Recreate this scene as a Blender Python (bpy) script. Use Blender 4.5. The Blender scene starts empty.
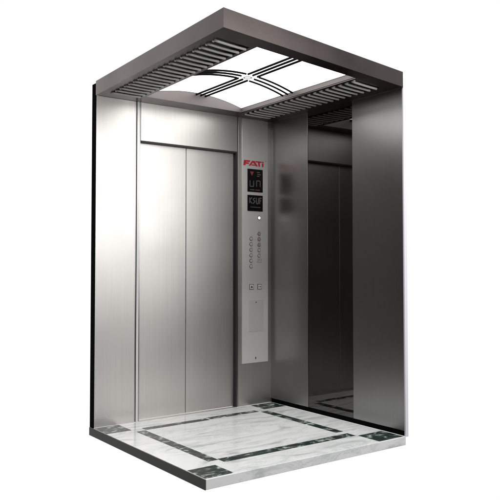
import bpy, bmesh, math, random
from mathutils import Vector

scene = bpy.context.scene
col = scene.collection
random.seed(7)

# ------------------------------------------------------------------ camera
cam_d = bpy.data.cameras.new("camera")
cam = bpy.data.objects.new("camera", cam_d)
col.objects.link(cam)
cam.location = (-2.0032, -4.5316, 1.1186)
cam.rotation_euler = (math.radians(90 + 1.972), 0, math.radians(-36.364))
cam_d.sensor_width = 36
cam_d.lens = 36 * 699.95 / 500
cam_d.shift_y = -0.0183
cam_d.clip_end = 200
scene.camera = cam

# ------------------------------------------------------------------ world: white studio cove, dark end behind the camera
w = bpy.data.worlds.new("World")
scene.world = w
w.use_nodes = True
nt = w.node_tree
nt.nodes.clear()
wo = nt.nodes.new("ShaderNodeOutputWorld")
bg = nt.nodes.new("ShaderNodeBackground")
tc = nt.nodes.new("ShaderNodeTexCoord")
dt = nt.nodes.new("ShaderNodeVectorMath"); dt.operation = 'DOT_PRODUCT'
dt.inputs[1].default_value = (0.593, 0.805, 0.0)
rp = nt.nodes.new("ShaderNodeValToRGB")
rp.color_ramp.interpolation = 'EASE'
rp.color_ramp.elements[0].position = 0.05
rp.color_ramp.elements[0].color = (0.035, 0.033, 0.033, 1)
rp.color_ramp.elements[1].position = 0.55
rp.color_ramp.elements[1].color = (1.0, 1.0, 1.0, 1)
nt.links.new(tc.outputs['Generated'], dt.inputs[0])
nt.links.new(dt.outputs['Value'], rp.inputs['Fac'])
nt.links.new(rp.outputs['Color'], bg.inputs['Color'])
bg.inputs['Strength'].default_value = 1.03
nt.links.new(bg.outputs[0], wo.inputs[0])

# ------------------------------------------------------------------ added studio lamps, out of view
def area(name, loc, target, sx, sy, power, color=(1, 1, 1)):
    l = bpy.data.lights.new(name, 'AREA')
    l.shape = 'RECTANGLE'; l.size = sx; l.size_y = sy; l.energy = power; l.color = color
    o = bpy.data.objects.new(name, l); col.objects.link(o)
    o.location = loc
    o.rotation_euler = (Vector(target) - Vector(loc)).to_track_quat('-Z', 'Y').to_euler()
    return o
area("softbox", (2.40, -4.9, 2.35), (0.4, 0.0, 1.6), 3.0, 2.5, 102)  # added, unseen: puts the bright gradient on the door wall
area("floor_fill", (0.2, -3.6, 5.0), (0.75, -0.8, 0.0), 1.6, 1.6, 225)  # added, unseen: brightens the marble through the open front

scene.view_settings.view_transform = 'Standard'
scene.view_settings.look = 'None'
scene.view_settings.exposure = 0
scene.view_settings.gamma = 1
scene.render.engine = 'CYCLES'
scene.cycles.max_bounces = 10
scene.cycles.glossy_bounces = 8

# ------------------------------------------------------------------ materials
def new_mat(name):
    m = bpy.data.materials.new(name); m.use_nodes = True
    return m, m.node_tree, m.node_tree.nodes['Principled BSDF']

def plain(name, c, rough=0.5, metal=0.0, emit=None, es=0):
    m, t, b = new_mat(name)
    b.inputs['Base Color'].default_value = (*c, 1)
    b.inputs['Roughness'].default_value = rough
    b.inputs['Metallic'].default_value = metal
    if emit:
        b.inputs['Emission Color'].default_value = (*emit, 1)
        b.inputs['Emission Strength'].default_value = es
    return m

def brushed(name, c, rough=0.3, scale=(900, 900, 2.5), dc=0.10, dr=0.10, bump=0.02, aniso=0.0):
    """brushed metal with a fine grain running along z (or as the scale says)"""
    m, t, b = new_mat(name)
    N, L = t.nodes, t.links
    tcn = N.new("ShaderNodeTexCoord"); mp = N.new("ShaderNodeMapping")
    mp.inputs['Scale'].default_value = scale
    L.new(tcn.outputs['Object'], mp.inputs['Vector'])
    no = N.new("ShaderNodeTexNoise"); no.inputs['Scale'].default_value = 1; no.inputs['Detail'].default_value = 3
    L.new(mp.outputs[0], no.inputs['Vector'])
    mr = N.new("ShaderNodeMapRange")
    mr.inputs['From Min'].default_value = .25; mr.inputs['From Max'].default_value = .75
    mr.inputs['To Min'].default_value = 1 - dc; mr.inputs['To Max'].default_value = 1 + dc
    L.new(no.outputs['Fac'], mr.inputs['Value'])
    mx = N.new("ShaderNodeVectorMath"); mx.operation = 'SCALE'
    mx.inputs[0].default_value = c
    L.new(mr.outputs[0], mx.inputs['Scale'])
    L.new(mx.outputs[0], b.inputs['Base Color'])
    # large soft smudges in the polish
    n2 = N.new("ShaderNodeTexNoise"); n2.inputs['Scale'].default_value = 2.2; n2.inputs['Detail'].default_value = 4
    L.new(tcn.outputs['Object'], n2.inputs['Vector'])
    r2 = N.new("ShaderNodeMapRange")
    r2.inputs['From Min'].default_value = .3; r2.inputs['From Max'].default_value = .7
    r2.inputs['To Min'].default_value = rough - dr * .5; r2.inputs['To Max'].default_value = rough + dr * .5
    L.new(n2.outputs['Fac'], r2.inputs['Value'])
    L.new(r2.outputs[0], b.inputs['Roughness'])
    bp = N.new("ShaderNodeBump"); bp.inputs['Strength'].default_value = bump; bp.inputs['Distance'].default_value = .002
    L.new(no.outputs['Fac'], bp.inputs['Height'])
    L.new(bp.outputs[0], b.inputs['Normal'])
    b.inputs['Metallic'].default_value = 1
    b.inputs['Anisotropic'].default_value = aniso
    return m

def marble(name, base, vein, dark=False):
    m, t, b = new_mat(name)
    N, L = t.nodes, t.links
    tcn = N.new("ShaderNodeTexCoord"); mp = N.new("ShaderNodeMapping")
    mp.inputs['Rotation'].default_value = (0, 0, 0.5)
    mp.inputs['Scale'].default_value = (1.0, 3.2, 2.0) if not dark else (1.0, 1.5, 1.0)
    L.new(tcn.outputs['Object'], mp.inputs['Vector'])
    n1 = N.new("ShaderNodeTexNoise")
    n1.inputs['Scale'].default_value = 2.2 if not dark else 13
    n1.inputs['Detail'].default_value = 9; n1.inputs['Roughness'].default_value = .62
    n1.inputs['Distortion'].default_value = 1.6 if not dark else .7
    L.new(mp.outputs[0], n1.inputs['Vector'])
    cr = N.new("ShaderNodeValToRGB")
    e = cr.color_ramp.elements
    if not dark:
        e[0].position = .30; e[0].color = (*vein, 1)
        e[1].position = .58; e[1].color = (*base, 1)
        k = e.new(.44); k.color = tuple(.35 * v + .65 * q for v, q in zip(vein, base)) + (1,)
        k = e.new(.485); k.color = (*[q * .97 for q in base], 1)
        k = e.new(.50); k.color = tuple(.45 * v + .55 * q for v, q in zip(vein, base)) + (1,)
        k = e.new(.515); k.color = (*[q * .98 for q in base], 1)
    else:
        e[0].position = .47; e[0].color = (*base, 1)
        e[1].position = .64; e[1].color = (*vein, 1)
        k = e.new(.55); k.color = tuple(.12 * v + .88 * q for v, q in zip(vein, base)) + (1,)
    L.new(n1.outputs['Fac'], cr.inputs['Fac'])
    L.new(cr.outputs[0], b.inputs['Base Color'])
    b.inputs['Roughness'].default_value = .14 if not dark else .22
    b.inputs['Specular IOR Level'].default_value = .45 if not dark else .10
    return m

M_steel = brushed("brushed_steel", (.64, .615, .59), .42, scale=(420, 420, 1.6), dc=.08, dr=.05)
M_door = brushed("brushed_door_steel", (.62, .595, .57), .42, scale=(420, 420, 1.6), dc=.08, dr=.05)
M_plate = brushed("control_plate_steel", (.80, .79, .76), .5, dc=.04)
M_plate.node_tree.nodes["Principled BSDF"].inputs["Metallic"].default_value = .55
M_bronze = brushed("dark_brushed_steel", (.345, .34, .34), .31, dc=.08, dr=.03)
M_ceil = brushed("bronze_ceiling_metal", (.165, .140, .134), .30, scale=(3, 600, 600))
M_slat = plain("slat_enamel", (.95, .94, .88), .3, .1)
M_lun = plain("lunette_metal", (.15, .132, .128), .5, .3)
M_black = plain("black_edge", (.002, .002, .002), .9)
M_black.node_tree.nodes["Principled BSDF"].inputs["Specular IOR Level"].default_value = .05
M_gap = plain("gap_shadow", (.02, .02, .02), .6)
M_mirror = plain("tinted_mirror", (.125, .119, .118), .02, 1)
M_trim = plain("pale_edge_trim", (.78, .76, .82), .45)
M_light = plain("light_diffuser", (.9, .9, .9), .5, 0, (1, 1, .985), 3.0)
M_bar = plain("black_bar", (.004, .004, .004), .7)
M_bar.node_tree.nodes["Principled BSDF"].inputs["Specular IOR Level"].default_value = .05
M_marble = marble("white_marble", (.84, .85, .84), (.40, .43, .43))
M_green = marble("dark_green_marble", (.018, .030, .026), (.42, .46, .44), True)
M_slabside = plain("slab_side", (.055, .05, .042), .5)
M_red = plain("red_lettering", (.62, .02, .05), .4)
M_screen = plain("screen_black", (.006, .005, .005), .15)
M_glyph = plain("glyph_grey", (.05, .05, .05), .4, 0, (.35, .34, .33), .09)
M_glyphred = plain("glyph_red", (.05, .01, .015), .4, 0, (.45, .08, .12), .22)
M_btn = brushed("button_metal", (.34, .33, .32), .3)
M_btnface = plain("button_face", (.75, .74, .72), .35)
M_lamp = plain("white_button_lamp", (.9, .9, .9), .4, 0, (1, 1, 1), .9)
M_pinkbtn = plain("button_pinkish", (.62, .45, .46), .4)
M_cover = brushed("service_cover", (.71, .68, .67), .5, dc=.04)
M_cover.node_tree.nodes["Principled BSDF"].inputs["Metallic"].default_value = .5
M_dark = plain("dark_mark", (.01, .01, .01), .5)

# ------------------------------------------------------------------ mesh helpers (X across the doors, Y towards the viewer -> blender y = -Y)
def P(X, Y, Z): return (X, -Y, Z)

class MB:
    def __init__(s): s.bm = bmesh.new(); s.mats = []
    def mi(s, m):
        if m not in s.mats: s.mats.append(m)
        return s.mats.index(m)
    def hexa(s, c, m):                     # 8 corners: bottom ring then top ring
        v = [s.bm.verts.new(p) for p in c]
        i = s.mi(m)
        for f in ((3, 2, 1, 0), (4, 5, 6, 7), (0, 1, 5, 4), (1, 2, 6, 5), (2, 3, 7, 6), (3, 0, 4, 7)):
            fc = s.bm.faces.new([v[k] for k in f]); fc.material_index = i
    def box(s, X0, X1, Y0, Y1, Z0, Z1, m):
        s.hexa([P(X0, Y0, Z0), P(X1, Y0, Z0), P(X1, Y1, Z0), P(X0, Y1, Z0),
                P(X0, Y0, Z1), P(X1, Y0, Z1), P(X1, Y1, Z1), P(X0, Y1, Z1)], m)
    def prism(s, poly, Y0, Y1, m):         # polygon in X,Z extruded along Y
        a = [s.bm.verts.new(P(x, Y0, z)) for x, z in poly]
        b = [s.bm.verts.new(P(x, Y1, z)) for x, z in poly]
        i = s.mi(m); n = len(poly)
        for f in [a[::-1], b] + [[a[k], a[(k + 1) % n], b[(k + 1) % n], b[k]] for k in range(n)]:
            s.bm.faces.new(f).material_index = i
    def disc(s, X, Z, r, Y0, Y1, m, n=20):
        s.prism([(X + r * math.cos(2 * math.pi * k / n), Z + r * math.sin(2 * math.pi * k / n)) for k in range(n)], Y0, Y1, m)
    def tube(s, pts, r, m, n=8):
        i = s.mi(m); rings = []
        for k, p in enumerate(pts):
            p = Vector(p)
            d = (Vector(pts[min(k + 1, len(pts) - 1)]) - Vector(pts[max(k - 1, 0)])).normalized()
            up = Vector((0, 0, 1)) if abs(d.z) < .9 else Vector((1, 0, 0))
            a = d.cross(up).normalized(); b = a.cross(d)
            rings.append([s.bm.verts.new(p + (a * math.cos(2 * math.pi * q / n) + b * math.sin(2 * math.pi * q / n)) * r) for q in range(n)])
        for k in range(len(rings) - 1):
            for q in range(n):
                f = s.bm.faces.new([rings[k][q], rings[k][(q + 1) % n], rings[k + 1][(q + 1) % n], rings[k + 1][q]])
                f.material_index = i; f.smooth = True
        s.bm.faces.new(rings[0][::-1]).material_index = i
        s.bm.faces.new(rings[-1]).material_index = i
    def build(s, name, parent=None, bevel=0):
        bmesh.ops.recalc_face_normals(s.bm, faces=s.bm.faces)
        me = bpy.data.meshes.new(name); s.bm.to_mesh(me); s.bm.free()
        for m in s.mats: me.materials.append(m)
        o = bpy.data.objects.new(name, me); col.objects.link(o)
        if parent: o.parent = parent
        if bevel:
            b = o.modifiers.new("bevel", 'BEVEL'); b.width = bevel; b.segments = 2; b.limit_method = 'ANGLE'
        return o

W, D, H = 1.548, 1.424, 2.30

cab = bpy.data.objects.new("elevator_cabin", None); col.objects.link(cab)
cab['label'] = "open cutaway elevator cabin of brushed steel with marble floor and lit ceiling"
cab['category'] = "elevator"

# ------------------------------------------------------------------ floor
m = MB()
m.box(0, W, 0.0, D, -.055, 0, M_marble)
floor = m.build("floor", cab, .002)
m = MB(); m.box(-.004, -.0005, -.06, D - .001, -.056, -.003, M_slabside); m.build("edge_trim", floor)
def tile(name, X0, X1, Y0, Y1):
    m = MB(); m.box(X0, X1, Y0, Y1, -.01, .0012, M_green); return m.build(name, floor)
s = .185
tile("corner_inlay", .004, s, .012, .205)
tile("corner_inlay", W - .215, W - .004, .012, .19)
tile("corner_inlay", .004, s, D - .195, D - .012)
tile("corner_inlay", W - .235, W - .012, D - .20, D - .012)
for X0, X1, Y0, Y1 in ((.192, .258, .268, 1.150), (.270, .787, .195, .255), (.803, 1.240, .18, .24),
                       (1.25, 1.318, .255, .765), (1.25, 1.315, .785, 1.08), (.262, 1.300, 1.137, 1.212)):
    tile("border_inlay", X0, X1, Y0, Y1)

# ------------------------------------------------------------------ door wall
m = MB(); m.box(0.004, .310, -.058, 0, .0, H, M_steel); m.build("return_panel", cab, .002)
m = MB(); m.box(0.0, .0035, -.06, .002, -.003, H + .085, M_black); m.build("wall_end_cap", cab)
# frame round the doors
m = MB()
m.box(.310, .3205, -.07, -.006, 0, H, M_bronze)
m.box(.3205, .337, -.07, .003, 0, H, M_plate)
m.box(.337, .350, -.07, -.004, 0, H, M_bronze)
m.box(1.195, 1.2065, -.07, .0, 0, 2.0195, M_gap)
m.box(.3505, 1.1948, -.0335, -.001, 2.007, 2.0195, M_gap)
m.box(1.207, 1.219, -.07, -.004, 0, H, M_bronze)
m.build("door_frame", cab, .001)
m = MB(); m.box(.3505, 1.2065, -.0765, .0, 2.02, H, M_steel); m.build("transom", cab, .0015)
m = MB(); m.box(.350, .7525, -.075, -.034, .004, 2.0195, M_door); m.build("door_leaf", cab, .002)
m = MB(); m.box(.7555, 1.195, -.075, -.034, .004, 2.0195, M_door); m.build("door_leaf", cab, .002)
m = MB(); m.box(.350, 1.195, -.034, -.002, -.002, .0025, M_steel); m.build("door_sill", cab)
m = MB(); m.box(1.219, W + .02, -.078, 0, 0, H - .0005, M_steel); m.build("control_column", cab, .0015)

# ------------------------------------------------------------------ control panel
m = MB(); m.box(1.252, 1.512, .0, .006, .335, H - .004, M_plate)
cop = m.build("control_panel", cab, .0015)
F = .006
# lettering
def letters(polys, X0, Z0, hgt, wid, mat):
    m = MB()
    for poly in polys:
        m.prism([(X0 + x * wid, Z0 + z * hgt) for x, z in poly], F, F + .002, mat)
    return m
fati = [
    # F
    [(0, 0), (.10, 0), (.118, .30), (.245, .30), (.265, .58), (.13, .58), (.137, .70), (.30, .70), (.322, 1), (.03, 1)],
    # A
    [(.245, 0), (.325, 0), (.455, .66), (.545, .30), (.40, .30), (.37, .10), (.585, .10), (.60, 0), (.685, 0), (.53, 1), (.42, 1)],
    # T
    [(.575, 1), (.595, .76), (.69, .76), (.72, 0), (.79, 0), (.775, .76), (.865, .76), (.86, 1)],
    # I
    [(.885, 0), (.95, 0), (.96, .68), (.89, .68)], [(.89, .78), (.96, .78), (.965, 1), (.89, 1)],
]
letters(fati, 1.262, 1.918, .043, .212, M_red).build("lettering", cop)
m = MB(); m.disc(1.487, 1.966, .006, F, F + .001, M_red); m.disc(1.487, 1.966, .004, F + .001, F + .0015, M_plate); m.build("registered_mark", cop)
# displays
def bar(m, x0, z0, x1, z1, wd, mat):
    d = Vector((x1 - x0, z1 - z0)).normalized() * wd * .5; n = Vector((-d.y, d.x))
    m.prism([(x0 + n.x, z0 + n.y), (x0 - n.x, z0 - n.y), (x1 - n.x, z1 - n.y), (x1 + n.x, z1 + n.y)], F + .004, F + .0048, mat)
m = MB(); m.box(1.303, 1.455, F, F + .004, 1.708, 1.893, M_screen)
m.prism([(1.326, 1.872), (1.364, 1.872), (1.345, 1.838)], F + .004, F + .0048, M_glyphred)
for x, z, l in ((1.395, 1.868, .03), (1.40, 1.852, .035), (1.395, 1.838, .025)): bar(m, x, z, x + l, z, .006, M_glyph)
for a in ((1.326, 1.80, 1.326, 1.752), (1.326, 1.752, 1.362, 1.752), (1.362, 1.752, 1.362, 1.80),
          (1.392, 1.752, 1.392, 1.80), (1.392, 1.80, 1.428, 1.80), (1.428, 1.80, 1.428, 1.752)): bar(m, *a, .007, M_glyph)
bar(m, 1.325, 1.725, 1.37, 1.725, .006, M_glyph); bar(m, 1.38, 1.725, 1.425, 1.725, .006, M_glyphred)
m.build("display_screen", cop, 0)
m = MB(); m.box(1.303, 1.455, F, F + .004, 1.553, 1.682, M_screen)
gl = [(1.322, 1.662, 1.322, 1.615), (1.322, 1.64, 1.345, 1.662), (1.322, 1.64, 1.347, 1.613),
      (1.375, 1.660, 1.355, 1.648), (1.355, 1.648, 1.377, 1.630), (1.377, 1.63, 1.355, 1.613),
      (1.388, 1.662, 1.392, 1.613), (1.392, 1.613, 1.410, 1.615), (1.410, 1.615, 1.412, 1.662),
      (1.424, 1.662, 1.424, 1.613), (1.424, 1.662, 1.442, 1.660), (1.424, 1.64, 1.438, 1.64)]
for a in gl: bar(m, *a, .008, M_glyph)
bar(m, 1.33, 1.585, 1.43, 1.585, .005, M_glyph)
m.build("display_screen", cop)
# buttons
def button(X, Z, r, face, ring=M_btn, mark=None):
    m = MB(); m.disc(X, Z, r, F, F + .004, ring); m.disc(X, Z, r * .72, F + .004, F + .0055, face)
    if mark:
        for p in mark: m.prism([(X + a * r, Z + b * r) for a, b in p], F + .0055, F + .0063, M_dark)
    return m.build("button", cop)
button(1.419, 1.500, .017, M_lamp)
one = [[(-.08, -.4), (.1, -.4), (.1, .4), (-.08, .4)]]
for k in range(6): button(1.338, 1.330 - k * .0445, .0155, M_btnface, mark=one)
for k in range(5): button(1.419, 1.372 - k * .0445, .0155, M_pinkbtn if k < 3 else M_btnface, mark=one)
m = MB()
for a in range(4):
    for b in range(3): m.disc(1.405 + a * .013, 1.165 - b * .013, .0028, F, F + .001, M_btn, 8)
m.build("speaker_holes", cop)
tri_o = [[(-.1, .0), (-.5, .4), (-.5, -.4)], [(.1, 0), (.5, .4), (.5, -.4)]]
def sqbutton(X, Z, mark):
    m = MB(); r = .021
    m.box(X - r, X + r, F, F + .003, Z - r, Z + r, M_btn); m.box(X - r * .8, X + r * .8, F + .003, F + .005, Z - r * .8, Z + r * .8, M_btnface)
    for p in mark: m.prism([(X + a * r, Z + b * r) for a, b in p], F + .005, F + .006, M_dark)
    m.build("button", cop)
sqbutton(1.343, .943, [[(-.55, -.35), (.55, -.35), (0, .5)]])
sqbutton(1.423, .943, tri_o)
m = MB(); m.box(1.312, 1.462, F, F + .003, .585, .838, M_cover); m.disc(1.388, .818, .005, F + .003, F + .0045, M_dark, 12)
m.build("service_cover", cop, .001)
m = MB(); m.disc(1.385, .372, .006, F, F + .002, M_btn, 14); m.box(1.383, 1.387, F + .002, F + .003, .362, .382, M_dark); m.build("keyhole", cop)

# ------------------------------------------------------------------ side wall (right), mirror between two dark panels
S = .034
def wallbox(m, Y0, Y1, X0, X1, Z0, Z1, mat): m.box(X0, X1, Y0, Y1, Z0, Z1, mat)
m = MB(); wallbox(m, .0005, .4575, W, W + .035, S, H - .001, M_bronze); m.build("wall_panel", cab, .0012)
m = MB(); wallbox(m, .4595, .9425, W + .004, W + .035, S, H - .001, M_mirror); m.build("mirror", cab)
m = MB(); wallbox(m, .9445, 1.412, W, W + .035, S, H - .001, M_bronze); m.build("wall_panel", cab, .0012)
m = MB(); wallbox(m, .002, 1.412, W + .002, W + .034, 0.0, S - .0005, M_black); m.build("skirting", cab)
m = MB(); wallbox(m, 1.4125, 1.424, W - .001, W + .026, -.003, 2.399, M_trim); m.build("edge_trim", cab, .001)

m = MB(); m.box(W + .0005, W + .045, -.079, -.0005, 0, 2.385, M_gap); m.box(W + .0355, W + .045, -.0005, 1.40, 0, 2.385, M_gap)
m.box(.06, W, -.0795, -.0785, .0, 2.382, M_gap); m.build("light_leak_blocker", cab)  # unseen dark boxes added behind the walls to block leaking light

# ------------------------------------------------------------------ ceiling canopy
CO = [(0.0, 0.0), (W - .002, 0.0), (W - .002, 1.424), (-.07, 1.684)]      # back left, back right, front right, front left (X, Y)
def Q(u, v, z=H):
    a, b, c, d = CO
    x = (1 - u) * (1 - v) * a[0] + u * (1 - v) * b[0] + u * v * c[0] + (1 - u) * v * d[0]
    y = (1 - u) * (1 - v) * a[1] + u * (1 - v) * b[1] + u * v * c[1] + (1 - u) * v * d[1]
    return P(x, y, z)
def qbox(m, u0, u1, v0, v1, z0, z1, mat):
    m.hexa([Q(u0, v0, z0), Q(u1, v0, z0), Q(u1, v1, z0), Q(u0, v1, z0), Q(u0, v0, z1), Q(u1, v0, z1), Q(u1, v1, z1), Q(u0, v1, z1)], mat)
UL0, UL1, VL0, VL1 = .200, .736, .105, .935      # lit opening
GA = (.035, .182, .07, .915)                    # grilles
GB = (.765, .935, .07, .915)
T = .10
m = MB()
zb = H + .04
def grid_ring(rects, z):
    """underside sheet with rectangular openings"""
    us = sorted({0, 1} | {r[0] for r in rects} | {r[1] for r in rects})
    vs = sorted({0, 1} | {r[2] for r in rects} | {r[3] for r in rects})
    return us, vs
rects = [GA, (UL0, UL1, VL0, VL1), GB]
us, vs = grid_ring(rects, H)
vt = {}
def gv(u, v, z):
    k = (round(u, 5), round(v, 5), round(z, 5))
    if k not in vt: vt[k] = m.bm.verts.new(Q(u, v, z))
    return vt[k]
def inside(u, v): return any(r[0] < u < r[1] and r[2] < v < r[3] for r in rects)
im = m.mi(M_ceil)
for i in range(len(us) - 1):
    for j in range(len(vs) - 1):
        if not inside((us[i] + us[i + 1]) / 2, (vs[j] + vs[j + 1]) / 2):
            m.bm.faces.new([gv(us[i], vs[j], H), gv(us[i], vs[j + 1], H), gv(us[i + 1], vs[j + 1], H), gv(us[i + 1], vs[j], H)]).material_index = im
# outer sides and top
o4 = [(0, 0), (1, 0), (1, 1), (0, 1)]
for k in range(4):
    (a, b), (c, d) = o4[k], o4[(k + 1) % 4]
    pa = m.bm.verts.new(Q(a, b, H)); pb = m.bm.verts.new(Q(c, d, H)); pc = m.bm.verts.new(Q(c, d, H + T)); pd = m.bm.verts.new(Q(a, b, H + T))
    m.bm.faces.new([pa, pb, pc, pd]).material_index = im
m.bm.faces.new([m.bm.verts.new(Q(a, b, H + T)) for a, b in o4]).material_index = im
# recesses above the two grilles
ig = m.mi(M_gap)
for g in (GA, GB):
    c4 = [(g[0], g[2]), (g[1], g[2]), (g[1], g[3]), (g[0], g[3])]
    for k in range(4):
        (a, b), (c, d) = c4[k], c4[(k + 1) % 4]
        m.bm.faces.new([m.bm.verts.new(q) for q in (Q(a, b, H), Q(c, d, H), Q(c, d, zb), Q(a, b, zb))]).material_index = ig
    m.bm.faces.new([m.bm.verts.new(Q(a, b, zb)) for a, b in c4]).material_index = ig
# vaulted light well: end lunettes and straight rims
RISE = .058
BASE = .032
il_ = m.mi(M_lun)
def vz(t): return H + BASE + RISE * (1 - (2 * t - 1) ** 2)         # t across the vault
NS = 20
for v in (VL0, VL1):
    lo = [m.bm.verts.new(Q(UL0 + (UL1 - UL0) * k / NS, v, H)) for k in range(NS + 1)]
    hi = [m.bm.verts.new(Q(UL0 + (UL1 - UL0) * k / NS, v, vz(k / NS) + .004)) for k in range(NS + 1)]
    for k in range(NS):
        m.bm.faces.new([lo[k], lo[k + 1], hi[k + 1], hi[k]]).material_index = il_
for u in (UL0, UL1):
    m.bm.faces.new([m.bm.verts.new(q) for q in (Q(u, VL0, H), Q(u, VL1, H), Q(u, VL1, H + BASE + .005), Q(u, VL0, H + BASE + .005))]).material_index = il_
ceil = m.build("ceiling", cab)
# rim lips under the opening
m = MB()
qbox(m, UL1 + .003, UL1 + .016, VL0 - .01, VL1 + .005, H - .008, H - .0005, M_ceil)
m.build("light_rim", ceil, .002)
# diffuser
m = MB(); il = m.mi(M_light); NV = 8; e = .003
rows = [[m.bm.verts.new(Q(UL0 + e + (UL1 - UL0 - 2 * e) * k / NS, VL0 + .002 + (VL1 - VL0 - .004) * j / NV, vz(k / NS))) for k in range(NS + 1)] for j in range(NV + 1)]
for j in range(NV):
    for k in range(NS):
        f = m.bm.faces.new([rows[j][k], rows[j + 1][k], rows[j + 1][k + 1], rows[j][k + 1]]); f.material_index = il; f.smooth = True
m.build("light_diffuser", ceil)
# lattice of black bars, three each way, following the vault
uc, vc = .495, .495
def under(u, v, dz=-.012): return Q(u, v, vz((u - UL0) / (UL1 - UL0)) + dz)
for k in (-1, 0, 1):
    u = uc + k * .026
    for a, b in ((VL0, vc - .038), (vc + .038, VL1 - .002)):
        m = MB(); m.tube([under(u, a + (b - a) * q / 6) for q in range(7)], .0078, M_bar); m.build("lattice_bar", ceil)
    v = vc + k * .036
    for a, b in ((UL0 + .01, uc - .036), (uc + .036, UL1 - .006)):
        m = MB(); m.tube([under(a + (b - a) * q / 10, v) for q in range(11)], .0070, M_bar); m.build("lattice_bar", ceil)
m = MB()
cx, cy, cz = under(uc, vc)
ring = [(cx + .026 * math.cos(t * math.pi / 12), cy + .026 * math.sin(t * math.pi / 12), cz) for t in range(25)]
m.tube(ring, .006, plain("white_ring", (.85, .85, .85), .4)); m.build("lattice_ring", ceil)
# slatted grilles: bowed bars with a hooked end
def grille(g, n, hook_left):
    m = MB()
    u0, u1, v0, v1 = g
    for k in range(n):
        v = v0 + (v1 - v0) * (k + .5) / n
        dv = (v1 - v0) / n
        ua, ub = (u0 + .004, u1 - .004)
        pts = [Q(ua + (ub - ua) * q / 8, v, H - .003 - .0015 * math.sin(math.pi * q / 8)) for q in range(9)]
        if hook_left: pts = [Q(ua + .0045, v - dv * .30, H), Q(ua + .0005, v - dv * .16, H - .003)] + pts
        else: pts = [Q(ua - .004, v + dv * .40, H), Q(ua - .003, v + dv * .2, H - .003)] + pts
        m.tube(pts, .0078, M_slat, 8)
    return m.build("grille", ceil)
grille(GA, 20, True)
grille(GB, 20, False)
